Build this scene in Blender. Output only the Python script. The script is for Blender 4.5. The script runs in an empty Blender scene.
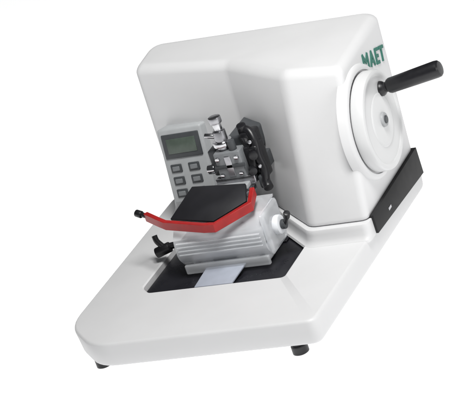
import bpy, bmesh, math
from mathutils import Vector, Matrix
K=0.0016; ZO=12.0
def W(p): return Vector((p[0]*K,p[1]*K,(p[2]+ZO)*K))
sc=bpy.context.scene
# ---------------- materials
def mat(name,col,rough=0.45,metal=0.0,var=0.04,scale=60,bump=0.0,trans=0.0,alpha=1.0,coat=0.0,emit=0.0):
    m=bpy.data.materials.new(name); m.use_nodes=True
    nt=m.node_tree; b=nt.nodes['Principled BSDF']
    tc=nt.nodes.new('ShaderNodeTexCoord')
    n=nt.nodes.new('ShaderNodeTexNoise'); n.inputs['Scale'].default_value=scale; n.inputs['Detail'].default_value=5
    nt.links.new(tc.outputs['Object'],n.inputs['Vector'])
    r=nt.nodes.new('ShaderNodeValToRGB')
    r.color_ramp.elements[0].position=0.3; r.color_ramp.elements[1].position=0.7
    r.color_ramp.elements[0].color=(*[c*(1-var) for c in col],1)
    r.color_ramp.elements[1].color=(*[min(1,c*(1+var)) for c in col],1)
    nt.links.new(n.outputs['Fac'],r.inputs['Fac']); nt.links.new(r.outputs['Color'],b.inputs['Base Color'])
    mr=nt.nodes.new('ShaderNodeMapRange'); mr.inputs['To Min'].default_value=max(0,rough-0.06); mr.inputs['To Max'].default_value=rough+0.06
    nt.links.new(n.outputs['Fac'],mr.inputs['Value']); nt.links.new(mr.outputs['Result'],b.inputs['Roughness'])
    b.inputs['Metallic'].default_value=metal
    b.inputs['Transmission Weight'].default_value=trans
    b.inputs['Alpha'].default_value=alpha
    b.inputs['Coat Weight'].default_value=coat
    if bump>0:
        n2=nt.nodes.new('ShaderNodeTexNoise'); n2.inputs['Scale'].default_value=scale*25
        nt.links.new(tc.outputs['Object'],n2.inputs['Vector'])
        bp=nt.nodes.new('ShaderNodeBump'); bp.inputs['Strength'].default_value=bump; bp.inputs['Distance'].default_value=0.0005
        nt.links.new(n2.outputs['Fac'],bp.inputs['Height']); nt.links.new(bp.outputs['Normal'],b.inputs['Normal'])
    return m
M={}
M['white']=mat('white_paint',(0.69,0.692,0.70),0.48,var=0.015,scale=12,bump=0.12)
M['wheelwhite']=mat('white_wheel_enamel',(0.68,0.685,0.69),0.36,var=0.015,scale=20)
M['grey']=mat('grey_plastic',(0.20,0.21,0.22),0.45,var=0.08)
M['lgrey']=mat('light_grey_plastic',(0.36,0.37,0.38),0.45,var=0.05)
M['panel']=mat('panel_grey_plastic',(0.42,0.435,0.445),0.45,var=0.04)
M['key']=mat('key_plastic',(0.20,0.21,0.22),0.4,var=0.06)
M['dgrey']=mat('dark_grey_plastic',(0.055,0.06,0.065),0.5,var=0.1)
M['black']=mat('black_plastic',(0.010,0.010,0.012),0.36,var=0.2)
M['mattblack']=mat('matt_black_metal',(0.006,0.006,0.007),0.7,var=0.2)
M['stage']=mat('black_stage_enamel',(0.014,0.014,0.018),0.28,var=0.2,scale=30)
M['guard']=mat('black_guard_plastic',(0.012,0.012,0.015),0.5,var=0.2,scale=30)
M['red']=mat('red_enamel',(0.40,0.014,0.014),0.42,var=0.15)
M['steel']=mat('brushed_steel',(0.42,0.42,0.44),0.3,metal=1.0,var=0.14,scale=120)
M['chrome']=mat('chrome',(0.62,0.62,0.64),0.16,metal=1.0,var=0.03)
M['clear']=mat('frosted_clear_plastic',(0.92,0.94,0.97),0.14,var=0.01,trans=0.2,alpha=0.42,coat=0.5)
M['innerwhite']=mat('milky_plastic',(0.80,0.82,0.85),0.3,var=0.03)
M['lcd']=mat('display_glass',(0.085,0.11,0.09),0.25,var=0.15)
M['green']=mat('green_ink',(0.015,0.15,0.11),0.6,var=0.1)
M['sheet']=mat('pale_metal_sheet',(0.40,0.43,0.50),0.35,var=0.05)
# ---------------- mesh builder
def smooth_corner(pts,rad,n=6,closed=True):
    out=[]; N=len(pts)
    for i in range(N):
        P=Vector(pts[i]); A=Vector(pts[i-1]); B=Vector(pts[(i+1)%N])
        r=rad[i] if isinstance(rad,(list,tuple)) else rad
        da=(A-P); db=(B-P)
        ra=min(r,da.length*0.48); rb=min(r,db.length*0.48)
        p0=P+da.normalized()*ra; p2=P+db.normalized()*rb
        for k in range(n+1):
            t=k/n
            out.append(p0*(1-t)**2+P*2*t*(1-t)+p2*t*t)
    return out
def inset(pts,d):
    N=len(pts); area=sum(pts[i][0]*pts[(i+1)%N][1]-pts[(i+1)%N][0]*pts[i][1] for i in range(N))
    s=1 if area>0 else -1; out=[]
    for i in range(N):
        P=Vector(pts[i][:2]); A=Vector(pts[i-1][:2]); B=Vector(pts[(i+1)%N][:2])
        e1=(P-A).normalized(); e2=(B-P).normalized()
        n1=Vector((-e1.y,e1.x))*s; n2=Vector((-e2.y,e2.x))*s
        m=(n1+n2); m=m/ max(0.3,m.length_squared/2) 
        out.append((P.x+m.x*d,P.y+m.y*d))
    return out
class MB:
    def __init__(s): s.bm=bmesh.new(); s.mats=[]
    def mi(s,m):
        if m not in s.mats: s.mats.append(m)
        return s.mats.index(m)
    def add(s,b,m,mx=None):
        if mx is not None: bmesh.ops.transform(b,matrix=mx,verts=b.verts)
        i=s.mi(m)
        bmesh.ops.recalc_face_normals(b,faces=b.faces)
        for f in b.faces: f.material_index=i
        me=bpy.data.meshes.new('tmp'); b.to_mesh(me); b.free(); s.bm.from_mesh(me); bpy.data.meshes.remove(me)
    def box(s,x0,x1,y0,y1,z0,z1,m,bev=1.5,seg=3,mx=None):
        b=bmesh.new(); bmesh.ops.create_cube(b,size=1)
        for v in b.verts: v.co=Vector(((x0+x1)/2+v.co.x*(x1-x0),(y0+y1)/2+v.co.y*(y1-y0),(z0+z1)/2+v.co.z*(z1-z0)))
        if bev>0: bmesh.ops.bevel(b,geom=b.edges[:],offset=bev,segments=seg,profile=0.5,affect='EDGES')
        s.add(b,m,mx)
    def lathe(s,p,q,prof,m,seg=48):
        p=Vector(p); ax=(Vector(q)-p).normalized(); u=ax.orthogonal().normalized(); v=ax.cross(u)
        b=bmesh.new(); rings=[]
        for t,r in prof:
            rings.append([b.verts.new(p+ax*t+(u*math.cos(a)+v*math.sin(a))*max(r,0.01)) for a in [2*math.pi*k/seg for k in range(seg)]])
        for A,B in zip(rings,rings[1:]):
            for k in range(seg): b.faces.new((A[k],A[(k+1)%seg],B[(k+1)%seg],B[k]))
        b.faces.new(rings[0]); b.faces.new(rings[-1])
        s.add(b,m)
    def cyl(s,p,q,r,m,r2=None,bev=0.8,seg=32):
        L=(Vector(q)-Vector(p)).length; r2=r if r2 is None else r2
        s.lathe(p,q,[(0,r-bev),(bev*0.3,r-bev*0.3),(bev,r),(L-bev,r2),(L-bev*0.3,r2-bev*0.3),(L,r2-bev)],m,seg)
    def tube(s,pts,r,m,seg=12,sub=6,caps=True):
        P=[Vector(p) for p in pts]; Q=[]
        for i in range(len(P)-1):
            a=P[max(0,i-1)];b_=P[i];c=P[i+1];d=P[min(len(P)-1,i+2)]
            for k in range(sub):
                t=k/sub
                Q.append(0.5*((2*b_)+(-a+c)*t+(2*a-5*b_+4*c-d)*t*t+(-a+3*b_-3*c+d)*t**3))
        Q.append(P[-1]); b=bmesh.new(); rings=[]; u=None
        for i,q in enumerate(Q):
            t=(Q[min(i+1,len(Q)-1)]-Q[max(i-1,0)]).normalized()
            u=t.orthogonal().normalized() if u is None else (u-t*u.dot(t)).normalized()
            v=t.cross(u); rings.append([b.verts.new(q+(u*math.cos(a)+v*math.sin(a))*r) for a in [2*math.pi*k/seg for k in range(seg)]])
        for A,B in zip(rings,rings[1:]):
            for k in range(seg): b.faces.new((A[k],A[(k+1)%seg],B[(k+1)%seg],B[k]))
        b.faces.new(rings[0]); b.faces.new(rings[-1]); s.add(b,m)
    def loft(s,rings,m,cap0=True,cap1=True):
        b=bmesh.new(); R=[[b.verts.new(p) for p in r] for r in rings]; n=len(R[0])
        for A,B in zip(R,R[1:]):
            for k in range(n): b.faces.new((A[k],A[(k+1)%n],B[(k+1)%n],B[k]))
        if cap0: b.faces.new(R[0])
        if cap1: b.faces.new(R[-1])
        s.add(b,m)
    def bar(s,pts,w,z0,z1,m,side=1,bev=0.5):
        P=[Vector(p) for p in pts]; rings=[]
        for i,p in enumerate(P):
            d=Vector((0,0,0))
            if i>0: d+=(p-P[i-1]).normalized()
            if i<len(P)-1: d+=(P[i+1]-p).normalized()
            n=Vector((d.y,-d.x,0)).normalized()*side
            k=1.0
            if 0<i<len(P)-1:
                e=(P[i+1]-p); e=Vector((e.y,-e.x,0)).normalized()*side; k=1/max(0.5,n.dot(e))
            o=n*w*k; up=Vector((0,0,1))
            c=[p+up*z0,p+o+up*z0,p+o+up*z1,p+up*z1]
            cc=[]
            for j in range(4):
                A=c[j-1];B=c[(j+1)%4];Q=c[j]
                cc.append(Q+(A-Q).normalized()*bev); cc.append(Q+(B-Q).normalized()*bev)
            rings.append(cc)
        s.loft(rings,m)
    def slab(s,pts,th,m,bev=0.8):
        b=bmesh.new(); A=[b.verts.new(p) for p in pts]; B=[b.verts.new(Vector(p)+Vector(th)) for p in pts]; n=len(A)
        b.faces.new(A); b.faces.new(B)
        for k in range(n): b.faces.new((A[k],A[(k+1)%n],B[(k+1)%n],B[k]))
        bmesh.ops.recalc_face_normals(b,faces=b.faces)
        if bev>0: bmesh.ops.bevel(b,geom=b.edges[:],offset=bev,segments=2,profile=0.5,affect='EDGES')
        s.add(b,m)
LOC={}
def finish(mb,name,parent=None,label=None,angle=35):
    me=bpy.data.meshes.new(name)
    bmesh.ops.transform(mb.bm,matrix=Matrix.Translation((0,0,ZO*K))@Matrix.Scale(K,4),verts=mb.bm.verts)
    mb.bm.to_mesh(me); mb.bm.free()
    for m in mb.mats: me.materials.append(M[m])
    c=sum((v.co for v in me.vertices),Vector())/len(me.vertices)
    me.transform(Matrix.Translation(-c))
    for p in me.polygons: p.use_smooth=True
    me.set_sharp_from_angle(angle=math.radians(angle))
    o=bpy.data.objects.new(name,me); sc.collection.objects.link(o)
    LOC[o.name]=c
    if parent: o.parent=parent; o.location=c-LOC[parent.name]
    else: o.location=c
    if label: o['label']=label
    return o
# ---------------- the microtome
root=bpy.data.objects.new('microtome',None); sc.collection.objects.link(root)
root.location=W((-140,175,-12)); LOC[root.name]=root.location.copy(); root.empty_display_size=0.1
root['label']='white rotary microtome with black crank handle and red blade guard'
root['category']='laboratory instrument'
def ring(poly,rad,z,n=6,zf=None):
    return [Vector((p.x,p.y,(z if zf is None else zf(p,z)))) for p in smooth_corner([Vector((q[0],q[1])) for q in poly],rad,n)]
def hpoly(z):
    t=(z-28)/165.0
    return [(0,180+52*t),(-62,180+52*t),(-148,272+16*t),(-265,299+11*t),(-265+8*t,343+9*t),(0,343+20*t)]
hr=[8,8,5,8,14,14]
# base
b=MB()
outer=[(-7,25),(-243,20),(-289,66),(-289,344),(3,344)]
orad=[9,20,24,14,10]
inner=[(-72,118),(-222,118),(-234,130),(-234,262),(-72,262)]
irad=[6,5,5,4,4]
rs=[ring(inset(outer,5),orad,1.5),ring(inset(outer,2.5),orad,2.5),ring(inset(outer,1.5),orad,5)]
for a in range(0,6):
    t=math.radians(a*18); R=3
    rs.append(ring(inset(outer,R*(1-math.cos(t))),orad,28-R+R*math.sin(t)))
rs+= [ring(inset(inner,-1.5),irad,28),ring(inner,irad,26.8),ring(inner,irad,19),ring(inset(inner,2),irad,18)]
b.loft(rs,'white')
# raised plinth that carries the housing
rp=[]
for z,off in [(26,-9),(28.2,-8),(29.5,-5.5),(33,-3.6),(38,-2.6),(41.5,-2.2),(42.8,-1.4),(43.2,0)]:
    q=hpoly(30); f=inset(q,off)
    f=[(min(x,1.2),min(y,343.5)) for x,y in f]
    rp.append(ring(f,hr,z,8))
b.loft(rp,'white')
base=finish(b,'base',root)
# black stage plate
b=MB(); b.box(-231,-75,121,258,18.2,24,'stage',1.5)
b.box(-200,-100,200,250,24,26,'stage',0.8)
finish(b,'stage_plate',root)
# feet
for i,(x,y) in enumerate([(-257,52),(-38,40),(-262,315),(-25,315)]):
    b=MB(); b.lathe((x,y,-12),(x,y,0),[(0,7),(0.6,8),(8,8),(8.8,7.2),(9,6),(14,6)],'black',28)
    finish(b,'foot',root)
# housing
def zf(p,z):
    t=max(0,(z-100)/100)
    s=min(1,max(0,(-p.x-60)/150))
    return z+t*((p.y-250)*0.05+5-(p.x+260)*0.024-max(0,(p.x+70)/70)**2*5+s*(p.y-335)*0.22)
b=MB(); rs=[]
rs.append(ring(inset(hpoly(44),3),hr,41,8)); rs.append(ring(inset(hpoly(44),3),hr,44.4,8)); rs.append(ring(inset(hpoly(44),0.6),hr,44.4,8))
for z in [45.2,48,52,60,80,100,120,140,160,183.5]:
    rs.append(ring(hpoly(z),hr,z,8,zf))
R=8.5
for a in range(1,9):
    t=math.radians(a*11.25); z=183.5+R*math.sin(t)
    rs.append(ring(inset(hpoly(min(z,190)),R*(1-math.cos(t))),[r*(1-0.2*a/8) for r in hr],z,8,zf))
b.loft(rs,'white')
housing=finish(b,'housing',root,angle=50)
# black side band, filling the gap under the housing edge
b=MB(); b.slab([(-5,191,26),(-5,191,45.5),(-5,340,45.5),(-5,340,16)],(8.8,0,0),'mattblack',0.3)
b.box(3.7,4.1,230,238,30,33,'steel',0.15)
finish(b,'side_band',root)
# wheel boss + handwheel
WY,WZ=254,117
b=MB()
b.lathe((-6,WY,WZ),(10,WY,WZ),[(0,60),(7,58),(9,56.5),(10,54.5),(10,52),(8,51.4),(8,10)],'white',72)
finish(b,'wheel_boss',root)
b=MB()
b.lathe((1,WY,WZ),(20,WY,WZ),[(3,47.5),(3,49.6),(4,50.2),(14,50.2),(15.6,49.2),(16.4,47),(16,44.5),(14.6,43),(14.4,41),(14.6,27),(15.4,26),(15.6,24),(15.6,12)],'wheelwhite',72)
wheel=finish(b,'handwheel',root)
b=MB()
b.lathe((14,WY,WZ),(30,WY,WZ),[(0,7.5),(2.6,7.5),(4.5,7.2),(5.2,6.5),(5.2,4.2)],'lgrey',36)
b.lathe((14,WY,WZ),(30,WY,WZ),[(4,4),(6,4),(6.6,3.2)],'dgrey',24)
finish(b,'hub',wheel)
hp=Vector((14,WY+18,WZ+25))
hd=Vector((1,0.02,0.17)).normalized()
b=MB()
b.lathe(hp,hp+hd,[(0,7.5),(3,7.8),(5,7),(7,5.2),(9,5.2),(11,7.0),(13,7.8),(40,8.3),(64,8.6),(67,8.2),(68.5,6.8),(69,3)],'black',36)
finish(b,'handle',wheel)
# emblem
b=MB()
def onside(a,h):
    c=Vector((-0.6,314,160)); d1=Vector((0,math.cos(math.radians(-14)),math.sin(math.radians(-14)))); d2=Vector((0,-d1.z,d1.y))
    return c+d1*a+d2*h
cnt=0
def strip(a0,h0,a1,h1,w):
    global cnt
    cnt+=1
    p=onside(a0,h0);q=onside(a1,h1); d=(q-p).normalized(); n=Vector((0,-d.z,d.y))*w/2
    p=p-d*w*0.3; q=q+d*w*0.3
    b.slab([p+n,q+n,q-n,p-n],(1.2+0.02*cnt,0,0),'green',0)
for s_ in [(-28,-7,-28,7),(-28,7,-22,-1),(-22,-1,-16,7),(-16,7,-16,-7),(-10,-7,-5,7),(-5,7,0,-7),(-8,-3,-2,-3),(6,7,13,7),(6,7,6,-7),(6,0,12,0),(6,-7,13,-7),(17,7,28,7),(22.5,7,22.5,-7)]:
    strip(s_[0],s_[1]*0.95,s_[2],s_[3]*0.95,3.4)
finish(b,'emblem',root)
# control panel
b=MB()
tilt=Matrix.Translation((-4,13,-4))@Matrix.Translation((-212,252,60))@Matrix.Rotation(math.radians(-11),4,'X')@Matrix.Translation((212,-252,-60))
b.box(-242,-190,252,295,57,138,'panel',2.5,mx=tilt)
panel=finish(b,'control_panel',root)
b=MB(); b.box(-238,-194,250.6,254,106,132,'dgrey',1,mx=tilt); b.box(-233,-199,250.0,252,111,127,'lcd',0.4,mx=tilt)
finish(b,'display',panel)
for r_ in range(3):
    for c_ in range(2):
        x=-229+c_*21; z=95-r_*13.5
        b=MB(); b.box(x-6.5,x+6.5,250.8,254,z-4.5,z+4.5,'dgrey',1,mx=tilt); b.box(x-4.2,x+4.2,249.8,252,z-2.6,z+2.4,'key',0.8,mx=tilt)
        finish(b,'button',panel)
# knife holder
b=MB()
b.box(-182,-104,178,208,24,46,'lgrey',2)
b.box(-178,-108,182,200,46,78,'grey',3)
b.box(-186,-101,164,182,44,72,'innerwhite',4)
b.box(-186,-101,158,178,26,42,'innerwhite',3)
b.box(-184,-103,161,166,49,53,'lgrey',1); b.box(-184,-103,161,166,58,61,'innerwhite',1)
b.box(-160,-134,154,159,34,42,'lgrey',1)
for x in (-180,-107): b.cyl((x,159,34),(x,156,34),3,'steel',bev=0.5)
for x in (-172,-120): b.cyl((x,166,67),(x,161,67),3,'steel',bev=0.5)
kh=finish(b,'knife_holder',root)
b=MB()
pr=[Vector(v) for v in [(194,82),(164,80),(147,66),(146,46),(154,36)]]
def offp(P,d):
    out=[]
    for i,p in enumerate(P):
        t=(P[min(i+1,len(P)-1)]-P[max(i-1,0)]).normalized(); out.append(p+Vector((t.y,-t.x))*(-d))
    return out
cen=Vector((175,56)); pin=[p+(cen-p).normalized()*2.4 for p in pr]
loop=smooth_corner(pr+pin[::-1],[0.4,7,7,5,0.4,0.4,5,6,6,0.4],6)
b.loft([[Vector((x,p.x,p.y)) for p in loop] for x in (-193,-192.4,-94.6,-94)],'clear')
for k in range(4):
    z=50+k*4.2; b.box(-190,-97,144.6-0.1*k,147,z,z+1.2,'clear',0.4)
b.box(-96,-90,150,192,36,80,'clear',4)
b.box(-190,-96,146,151,28,38,'clear',1.5)
finish(b,'clear_shield',kh)
b=MB()
b.cyl((-91,172,58),(-84,172,58),10,'innerwhite',bev=2); b.cyl((-84,172,58),(-79,172,58),5,'dgrey')
b.tube([(-81,172,58),(-77,170,63),(-74,168,68)],2.4,'black'); b.cyl((-75,169,66),(-72,167,72),3.4,'black')
finish(b,'clamp_lever',kh)
b=MB()
b.slab([(-172,121,24.5),(-130,121,24.5),(-124,150,30),(-168,150,30)],(0,0,2.0),'sheet',0.5)
finish(b,'section_chute',kh)
# blade guard
def gz(x,y): return 84+0.38*(y-145)+0.03*(x+150)
def gpt(x,y,dz=0): return (x,y,gz(x,y)+dz)
b=MB()
gp=[gpt(-178,194),gpt(-115,186),gpt(-108,163),gpt(-140,144),gpt(-192,156)]
b.slab(gp,(0,1.5,-3),'guard',0.6)
guard=finish(b,'blade_guard',kh)
b=MB()
b.bar([(-226,176,88),gpt(-205,160,-0.5),gpt(-196,155,-0.5),gpt(-150,143.5,-0.5),gpt(-138,142,-0.5),gpt(-106,161,-0.5),gpt(-108,178,-0.5)],5.0,-8,1.2,'red',side=1)
finish(b,'red_guard_rim',guard)
b=MB()
b.tube([(-221,172,84),(-229,174,86),(-235,176,88)],2.6,'black'); b.cyl((-233,175,87),(-240,177,89),3.8,'black')
finish(b,'guard_lever',guard)
b=MB()
b.tube([(-184,192,40),(-212,190,42),(-224,188,42)],3.5,'black'); b.cyl((-222,187,42),(-238,184,38),5.5,'black')
b.tube([(-228,186,42),(-234,186,50),(-236,188,56)],3,'black')
finish(b,'lever_knob',kh)
# specimen head
b=MB()
b.box(-152,-114,212,262,98,122,'lgrey',2)
b.box(-147,-118,200,215,100,130,'grey',1.5)
b.box(-154,-110,200,208,93,102,'steel',1.2)
b.box(-142,-112,228,290,112,134,'dgrey',2.5)
b.box(-160,-148,214,240,100,128,'dgrey',2)
b.box(-128,-104,222,240,96,112,'dgrey',1.5)
b.box(-149,-116,199,201,113,117,'dgrey',0.5)
b.cyl((-126,206,128),(-126,206,140),4,'dgrey')
for (x,z) in [(-143,124),(-122,124),(-143,106),(-122,106)]: b.cyl((x,201,z),(x,197.5,z),2.4,'chrome',bev=0.5)
b.box(-136,-129,199,202,104,126,'steel',0.6)
b.cyl((-152,206,112),(-160,206,112),5,'chrome'); b.cyl((-152,225,112),(-157,225,112),4,'steel')
head=finish(b,'specimen_head',root)
b=MB()
X0=-138
b.cyl((X0,212,108),(X0,212,150),6.5,'steel'); b.cyl((X0,212,134),(X0,212,139),10,'chrome')
b.cyl((X0,212,150),(X0,212,160),4.5,'chrome'); b.cyl((X0,212,158),(X0,212,165),6.5,'steel')
b.cyl((X0,212,122),(X0,212,127),9,'dgrey')
b.cyl((X0-4,212,144),(X0-16,210,147),2.6,'chrome')
finish(b,'clamp_screw',head)
b=MB()
b.tube([(-120,226,142),(-112,223,140),(-107,218,131),(-105,212,116),(-102,209,102),(-104,206,88)],4.4,'black',14)
b.tube([(-120,222,134),(-114,216,128),(-111,210,116),(-112,206,102)],3.8,'black',14)
b.cyl((-120,227,136),(-119,224,147),5,'black'); b.cyl((-103,206,90),(-99,200,86),5,'black')
b.cyl((-110,212,120),(-106,204,120),4.5,'black')
b.cyl((-113,206,106),(-109,199,106),4.2,'black')
b.box(-120,-103,210,230,90,128,'black',3)
b.box(-122,-106,218,236,110,140,'black',3)
b.box(-110,-101,204,214,84,98,'dgrey',2)
b.cyl((-108,211,108),(-103,205,108),2.0,'steel',bev=0.4); b.cyl((-112,214,132),(-108,210,133),2.0,'steel',bev=0.4)
finish(b,'black_knob',head)
b=MB()
b.box(-166,-112,190,202,86,92,'steel',1.2); b.box(-162,-116,190,200,92,97,'lgrey',1)
for k in range(3): b.cyl((-156+k*18,190,89),(-156+k*18,187,89),2.2,'chrome',bev=0.5)
finish(b,'specimen_clamp',head)
# ---------------- ground
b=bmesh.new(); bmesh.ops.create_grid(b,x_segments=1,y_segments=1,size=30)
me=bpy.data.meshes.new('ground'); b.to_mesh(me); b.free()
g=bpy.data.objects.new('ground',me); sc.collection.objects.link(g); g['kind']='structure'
gm=bpy.data.materials.new('glowing_white_ground'); gm.use_nodes=True; nt=gm.node_tree; pb=nt.nodes['Principled BSDF']
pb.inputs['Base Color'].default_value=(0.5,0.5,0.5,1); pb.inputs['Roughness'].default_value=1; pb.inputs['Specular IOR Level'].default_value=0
pb.inputs['Emission Color'].default_value=(1,1,1,1)  # plain white ground given added glow, so it stays white without contact shadows
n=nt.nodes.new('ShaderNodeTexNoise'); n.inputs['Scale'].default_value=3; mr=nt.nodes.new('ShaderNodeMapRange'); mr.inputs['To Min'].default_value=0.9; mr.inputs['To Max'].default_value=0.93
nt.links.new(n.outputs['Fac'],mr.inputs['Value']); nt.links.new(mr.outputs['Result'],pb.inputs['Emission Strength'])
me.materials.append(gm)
# ---------------- light
w=bpy.data.worlds.new('World'); sc.world=w; w.use_nodes=True
w.node_tree.nodes['Background'].inputs['Color'].default_value=(0.93,0.96,1,1); w.node_tree.nodes['Background'].inputs['Strength'].default_value=0.05
def area(loc,target,size,power,col=(1,1,1)):
    l=bpy.data.lights.new('lamp','AREA'); l.size=size; l.energy=power; l.color=col
    o=bpy.data.objects.new('area_light',l); sc.collection.objects.link(o); o.location=loc
    o.rotation_euler=(Vector(target)-Vector(loc)).to_track_quat('-Z','Y').to_euler()
T=W((-140,175,80))
area(T+Vector((0.6,-0.45,1.65)),T,0.6,38,(1,0.995,0.98))
area(T+Vector((1.8,-0.4,0.6)),T,0.6,4)  # added weak fill from the right, lightens the wheel face
# ---------------- camera
X=Vector((.88,.12,.45)).normalized(); Yc=Vector((.351,.468,-.811)); Yc=(Yc-X*Yc.dot(X)).normalized(); Zc=X.cross(Yc)
Rm=Matrix(((X.x,Yc.x,Zc.x),(X.y,Yc.y,Zc.y),(X.z,Yc.z,Zc.z)))
C=W((-140,200,71)); F=2000
cam=bpy.data.cameras.new('camera'); co=bpy.data.objects.new('camera',cam); sc.collection.objects.link(co)
cam.sensor_width=36; cam.lens=F/474*36; cam.clip_end=200
co.matrix_world=Matrix.Translation(C+Rm.transposed()@Vector((0,0,F*K)))@Rm.transposed().to_4x4()
sc.camera=co
sc.view_settings.view_transform='Standard'; sc.view_settings.look='None'; sc.view_settings.exposure=0
